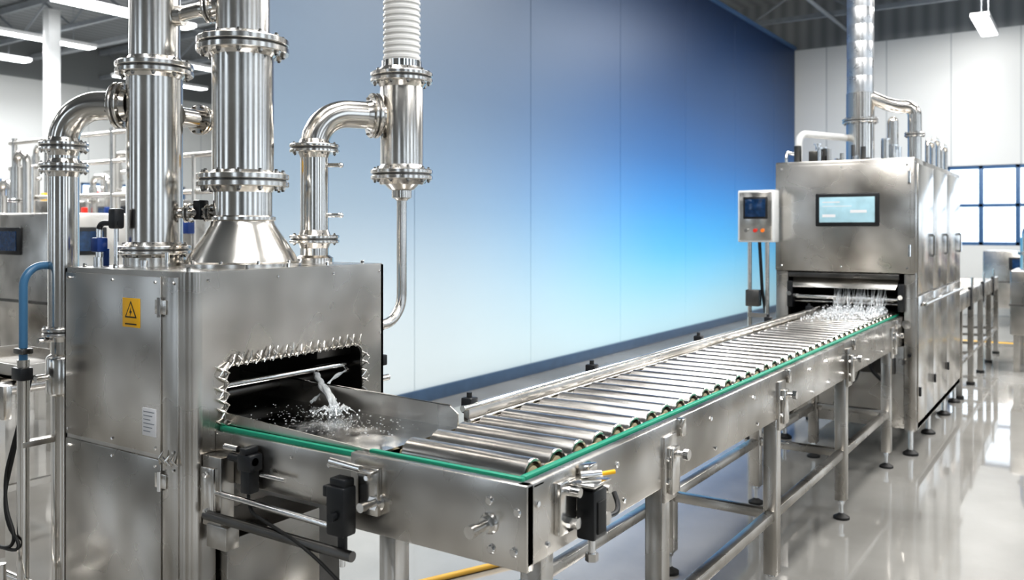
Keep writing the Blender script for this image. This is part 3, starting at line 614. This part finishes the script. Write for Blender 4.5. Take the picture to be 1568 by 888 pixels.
tp.lathe((tx,ty,0),(0,0,1),[(0.15,MZ-0.01),(0.15,MZ+0.02),(0.105,MZ+0.03),(0.105,2.62)],'pipe_steel',32); tp.flange((tx,ty,2.40),(0,0,1),0.135,0.014,10)
tp.tube(fillet([(tx+0.08,ty,2.58),(tx+0.24,ty+0.05,2.50),(tx+0.38,ty+0.1,2.50),(tx+0.38,ty+0.1,MZ-0.01)],0.10),0.05,'pipe_steel',24)
tp.flange((tx+0.38,ty+0.1,2.28),(0,0,1),0.075,0.012,8); tp.cyl((tx+0.24,ty+0.0,MZ-0.01),(tx+0.24,ty,2.38),0.04,'pipe_steel'); tp.sphere((tx+0.24,ty,2.38),0.04,'pipe_steel')
tp.tube(fillet([(-1.88,6.7,MZ-0.01),(-1.88,6.7,2.27),(tx-0.09,ty-0.02,2.27)],0.08),0.027,'hose_white',18)
tp.tube(fillet([(-1.93,6.55,MZ-0.01),(-1.93,6.55,2.12),(-1.93,6.9,2.12),(-1.93,6.9,MZ)],0.05),0.014,'chrome',12)
for j,(yy_,h_) in enumerate(((7.6,0.22),(7.9,0.26),(8.35,0.24))): tp.tube(fillet([(-1.12,yy_,MZ-0.01),(-1.12,yy_,MZ+h_),(-1.12,yy_+0.25,MZ+h_),(-1.12,yy_+0.25,MZ-0.01)],0.05),0.018,'pipe_steel',14)
for i in range(22):
    x=random.uniform(-1.9,-1.1); y=random.uniform(6.5,7.1); hh=random.uniform(0.04,0.16)
    tp.cyl((x,y,MZ-0.005),(x,y,MZ+hh),random.uniform(0.01,0.028),random.choice(['pipe_steel','chrome','dark_steel','pipe_steel']),14)
    if i%3==0: tp.lathe((x,y,MZ+hh),(0,0,1),[(0.03,0),(0.03,0.012)],'chrome',12)
tp.box(-1.78,-1.70,6.6,6.7,MZ,MZ+0.09,'dark_steel',0.008)
o.done()
o=Obj('control_panel',(-2.06,6.35,0)); p=o.part('panel')
p.box(-2.20,-1.93,6.26,6.38,1.45,1.83,'white_paint',0.008); p.box(-2.185,-1.945,6.252,6.262,1.465,1.815,'pipe_steel',0.004)
p.box(-2.155,-1.975,6.246,6.256,1.62,1.78,'black_plastic',0.005); p.box(-2.14,-1.99,6.243,6.248,1.635,1.765,'screen_dark',0.002)
for x,m_ in ((-2.13,'chrome'),(-2.065,'red'),(-2.01,'orange')): p.cyl((x,6.252,1.535),(x,6.236,1.535),0.013,m_,16)
for x in (-2.13,-2.0): p.cyl((x,6.32,0.02),(x,6.32,1.46),0.016,'pipe_steel',12); p.lathe((x,6.32,0),(0,0,1),[(0.04,0),(0.04,0.02)],'rubber',16)
p.box(-2.14,-1.99,6.305,6.335,0.9,0.93,'steel'); p.tube([(-2.06,6.33,1.45),(-2.05,6.36,1.1),(-2.02,6.40,0.8)],0.012,'black_plastic',10)
p.box(-2.15,-2.05,6.28,6.35,0.98,1.10,'dark_steel',0.006)
o.done()
o=Obj('water_spray',(-1.37,6.2,0.97)); p=o.part('spray')
for i in range(1500):
    y=6.40-abs(random.gauss(0,0.36)); x=random.uniform(BX0+0.06,BX1-0.09)
    z=0.975+ (abs(random.gauss(0,0.022)) if i%3 else 0)*max(0.2,1-(6.4-y)*1.2)
    p.sphere((x,y,z),random.uniform(0.002,0.006),'foam' if i%2 else 'water',1)
for i in range(60):
    x=random.uniform(BX0+0.08,BX1-0.1); p.tube([(x,6.42,1.13),(x+random.uniform(-.02,.02),6.38,1.05),(x+random.uniform(-.03,.03),6.33,0.975)],0.0025,'water',5)
o.done()

# ------------------------------------------------------------------ background equipment
def bg_conveyor(x0,x1,y0,y1,z=0.92,along='Y'):
    o=Obj('background_conveyor',((x0+x1)/2,(y0+y1)/2,0)); p=o.part('c')
    if along=='Y':
        for x in (x0,x1): p.box(x-0.02,x+0.02,y0,y1,z-0.12,z+0.035,'steel',0.004)
        n=int((y1-y0)/0.14)
        for i in range(n): p.cyl((x0+0.03,y0+0.1+i*0.14,z-0.03),(x1-0.03,y0+0.1+i*0.14,z-0.03),0.035,'dark_steel',12)
        for y in [y0+0.8+i*1.1 for i in range(int((y1-y0)/1.1))]:
            p.box(x1+0.0,x1+0.03,y-0.05,y+0.05,z-0.16,z+0.06,'black_plastic',0.005); p.cyl((x1,y+0.3,z),(x1,y+0.3,z+0.14),0.012,'pipe_steel',10); p.box(x0-0.02,x0+0.02,y-0.04,y+0.04,z+0.03,z+0.12,'blue_plastic',0.005)
        L_=[y0+0.1+(y1-y0-0.2)*i/max(1,int((y1-y0)/0.9)) for i in range(int((y1-y0)/0.9)+1)]
        for y in L_:
            for x in (x0,x1): p.box(x-0.025,x+0.025,y-0.025,y+0.025,0.03,z-0.1,'steel'); p.cyl((x,y,0),(x,y,0.03),0.04,'rubber',14)
            p.box(x0,x1,y-0.015,y+0.015,0.3,0.33,'steel')
        for x in (x0,x1): p.box(x-0.015,x+0.015,y0+0.1,y1-0.1,0.30,0.33,'steel')
    else:
        for y in (y0,y1): p.box(x0,x1,y-0.02,y+0.02,z-0.12,z+0.04,'pipe_steel',0.004)
        n=int((x1-x0)/0.14)
        for i in range(n): p.cyl((x0+0.1+i*0.14,y0+0.03,z),(x0+0.1+i*0.14,y1-0.03,z),0.035,'roller_steel',12)
        L_=[x0+0.1+(x1-x0-0.2)*i/max(1,int((x1-x0)/1.3)) for i in range(int((x1-x0)/1.3)+1)]
        for x in L_:
            for y in (y0,y1): p.box(x-0.025,x+0.025,y-0.025,y+0.025,0,z-0.1,'pipe_steel')
            p.box(x-0.015,x+0.015,y0,y1,0.3,0.33,'pipe_steel')
    o.done()
bg_conveyor(-1.5,-1.04,8.74,12.4)
bg_conveyor(-9.5,-4.2,2.05,2.65,0.78,'X'); bg_conveyor(-12,-5.6,4.2,4.8,0.9,'X'); bg_conveyor(-14,-7,6.6,7.3,0.9,'X')
def bg_machine(x,y,w,d,z0,z1,name='background_machine',pipes=3):
    o=Obj(name,(x,y,0)); p=o.part('m')
    p.box(x-w/2,x+w/2,y-d/2,y+d/2,z0,z1,'steel',0.02)
    for sx_ in (-1,1):
        for sy_ in (-1,1): p.box(x+sx_*(w/2-0.06)-0.03,x+sx_*(w/2-0.06)+0.03,y+sy_*(d/2-0.06)-0.03,y+sy_*(d/2-0.06)+0.03,0,z0+0.01,'pipe_steel')
    p.box(x-w*0.2,x+w*0.2,y-d/2-0.015,y-d/2+0.005,z1-0.30,z1-0.10,'black_plastic',0.01); p.box(x-w*0.16,x+w*0.16,y-d/2-0.019,y-d/2-0.01,z1-0.27,z1-0.13,'screen_dark')
    p.box(x+w/2-0.005,x+w/2+0.015,y-d*0.25,y+d*0.2,z1-0.30,z1-0.10,'black_plastic',0.01); p.box(x+w/2+0.012,x+w/2+0.02,y-d*0.2,y+d*0.15,z1-0.27,z1-0.13,'screen_dark')
    p.box(x-w/2-0.01,x+w/2+0.01,y-d/2-0.01,y+d/2+0.01,z0+(z1-z0)*0.45,z0+(z1-z0)*0.45+0.02,'dark_steel')
    for i in range(pipes):
        px_=x-w*0.35+i*w*0.3; hh=0.35+0.25*(i%2); p.cyl((px_,y,z1-0.01),(px_,y,z1+hh),0.05,'pipe_steel',16); p.flange((px_,y,z1+hh*0.5),(0,0,1),0.075,0.012,6)
        p.tube(fillet([(px_,y,z1+hh),(px_,y,z1+hh+0.12),(px_+w*0.2,y,z1+hh+0.12),(px_+w*0.2,y,z1-0.01)],0.1),0.035,'pipe_steel',12)
        p.box(px_+0.08,px_+0.14,y-0.2,y-0.14,z1-0.01,z1+0.10,['red','blue_plastic','yellow'][i%3],0.01)
    o.done()
bg_machine(-6.6,3.5,1.2,0.6,0.5,1.66,pipes=0)
bg_machine(-9.5,5.9,1.6,0.8,0.4,1.7); bg_machine(-12.8,8.3,2.0,1.0,0.3,2.0); bg_machine(-16,10.0,2,1,0.3,2.2); bg_machine(-15.5,7.2,1.6,1,0.4,1.5)
bg_machine(-8.0,4.0,0.9,0.35,1.0,1.5,pipes=2); bg_machine(-11.5,6.0,1.4,0.5,0.3,1.9)
bg_machine(0.1,13.6,0.9,0.8,0.3,1.15,pipes=0); bg_machine(1.5,15.0,1.6,1.0,0.3,1.35,pipes=1); bg_machine(-0.9,16.0,1.2,0.8,0.3,1.2,pipes=0)
bg_machine(-3.2,15.8,1.2,0.8,0.3,1.6); bg_machine(-0.38,11.2,0.8,0.8,0.40,1.10,pipes=1)
o=Obj('pipe_rack',(-8,4.5,0)); p=o.part('rack')
for x in (-10.5,-8.5,-6.5):
    p.cyl((x,5.2,0),(x,5.2,2.6),0.03,'pipe_steel',12)
for z in (1.9,2.25,2.55): p.cyl((-10.6,5.2,z),(-6.4,5.2,z),0.025,'pipe_steel',12)
for x in (-10,-9.2,-7.8,-7.1): p.cyl((x,5.16,0.0),(x,5.16,2.25),0.02,'pipe_steel',10); p.box(x-0.05,x+0.05,5.06,5.14,1.5,1.62,random.choice(['blue_plastic','red','orange']),0.01)
o.done()
o=Obj('stacked_trays',(-4.6,2.35,0.8)); p=o.part('trays')
for k in range(3):
    x=-4.7-1.3*k
    p.box(x-0.4,x+0.4,2.15,2.55,0.82,0.835,'steel')
    for (a,b_,c,d_) in ((x-0.4,x+0.4,2.15,2.16),(x-0.4,x+0.4,2.54,2.55),(x-0.4,x-0.39,2.15,2.55),(x+0.39,x+0.4,2.15,2.55)): p.box(a,b_,c,d_,0.82,0.89,'steel')
o.done()

# ------------------------------------------------------------------ lights / world
def area(name,loc,rot,sx,sy,e,col=(1,1,1)):
    l=bpy.data.lights.new(name,'AREA'); l.shape='RECTANGLE'; l.size=sx; l.size_y=sy; l.energy=e; l.color=col
    ob=bpy.data.objects.new(name,l); ob.location=loc; ob.rotation_euler=rot; S.collection.objects.link(ob)
for i,(x,y,e) in enumerate(((-0.2,0.5,135),(-0.2,5.0,135),(0.5,10.5,250),(-2.6,3.4,110),(-2.0,9.5,165),(3.5,3,135),(3.5,10,230),(-1.8,14.5,180))):
    area('ceiling_fill.%03d'%i,(x,y,5.25),(0,0,0),0.8,3.0,e,(1,0.98,0.95))  # fill lights added below the closed ceiling, no skylight above them
for i,(x,y) in enumerate(((-9,4),(-14,4),(-12,9),(-17,9))): area('hall_lamp.%03d'%i,(x,y,5.25),(0,0,0),1.2,4,400,(0.98,0.99,1))
W=bpy.data.worlds.new('World'); S.world=W; W.use_nodes=True
bg=W.node_tree.nodes['Background']; bg.inputs[0].default_value=(0.80,0.90,1,1); bg.inputs[1].default_value=2.1
# ------------------------------------------------------------------ camera
cam=bpy.data.cameras.new('camera'); co=bpy.data.objects.new('camera',cam); S.collection.objects.link(co)
co.location=(0,0,1.55); co.rotation_euler=(math.radians(90),0,math.radians(33.9))
cam.sensor_width=36; cam.lens=30.6; cam.shift_y=-0.060
cam.dof.use_dof=True; cam.dof.focus_distance=3.0; cam.dof.aperture_fstop=3.2
S.camera=co
S.view_settings.view_transform='Standard'; S.view_settings.exposure=0.15
try: S.view_settings.look='Medium High Contrast'
except Exception: S.view_settings.look='None'
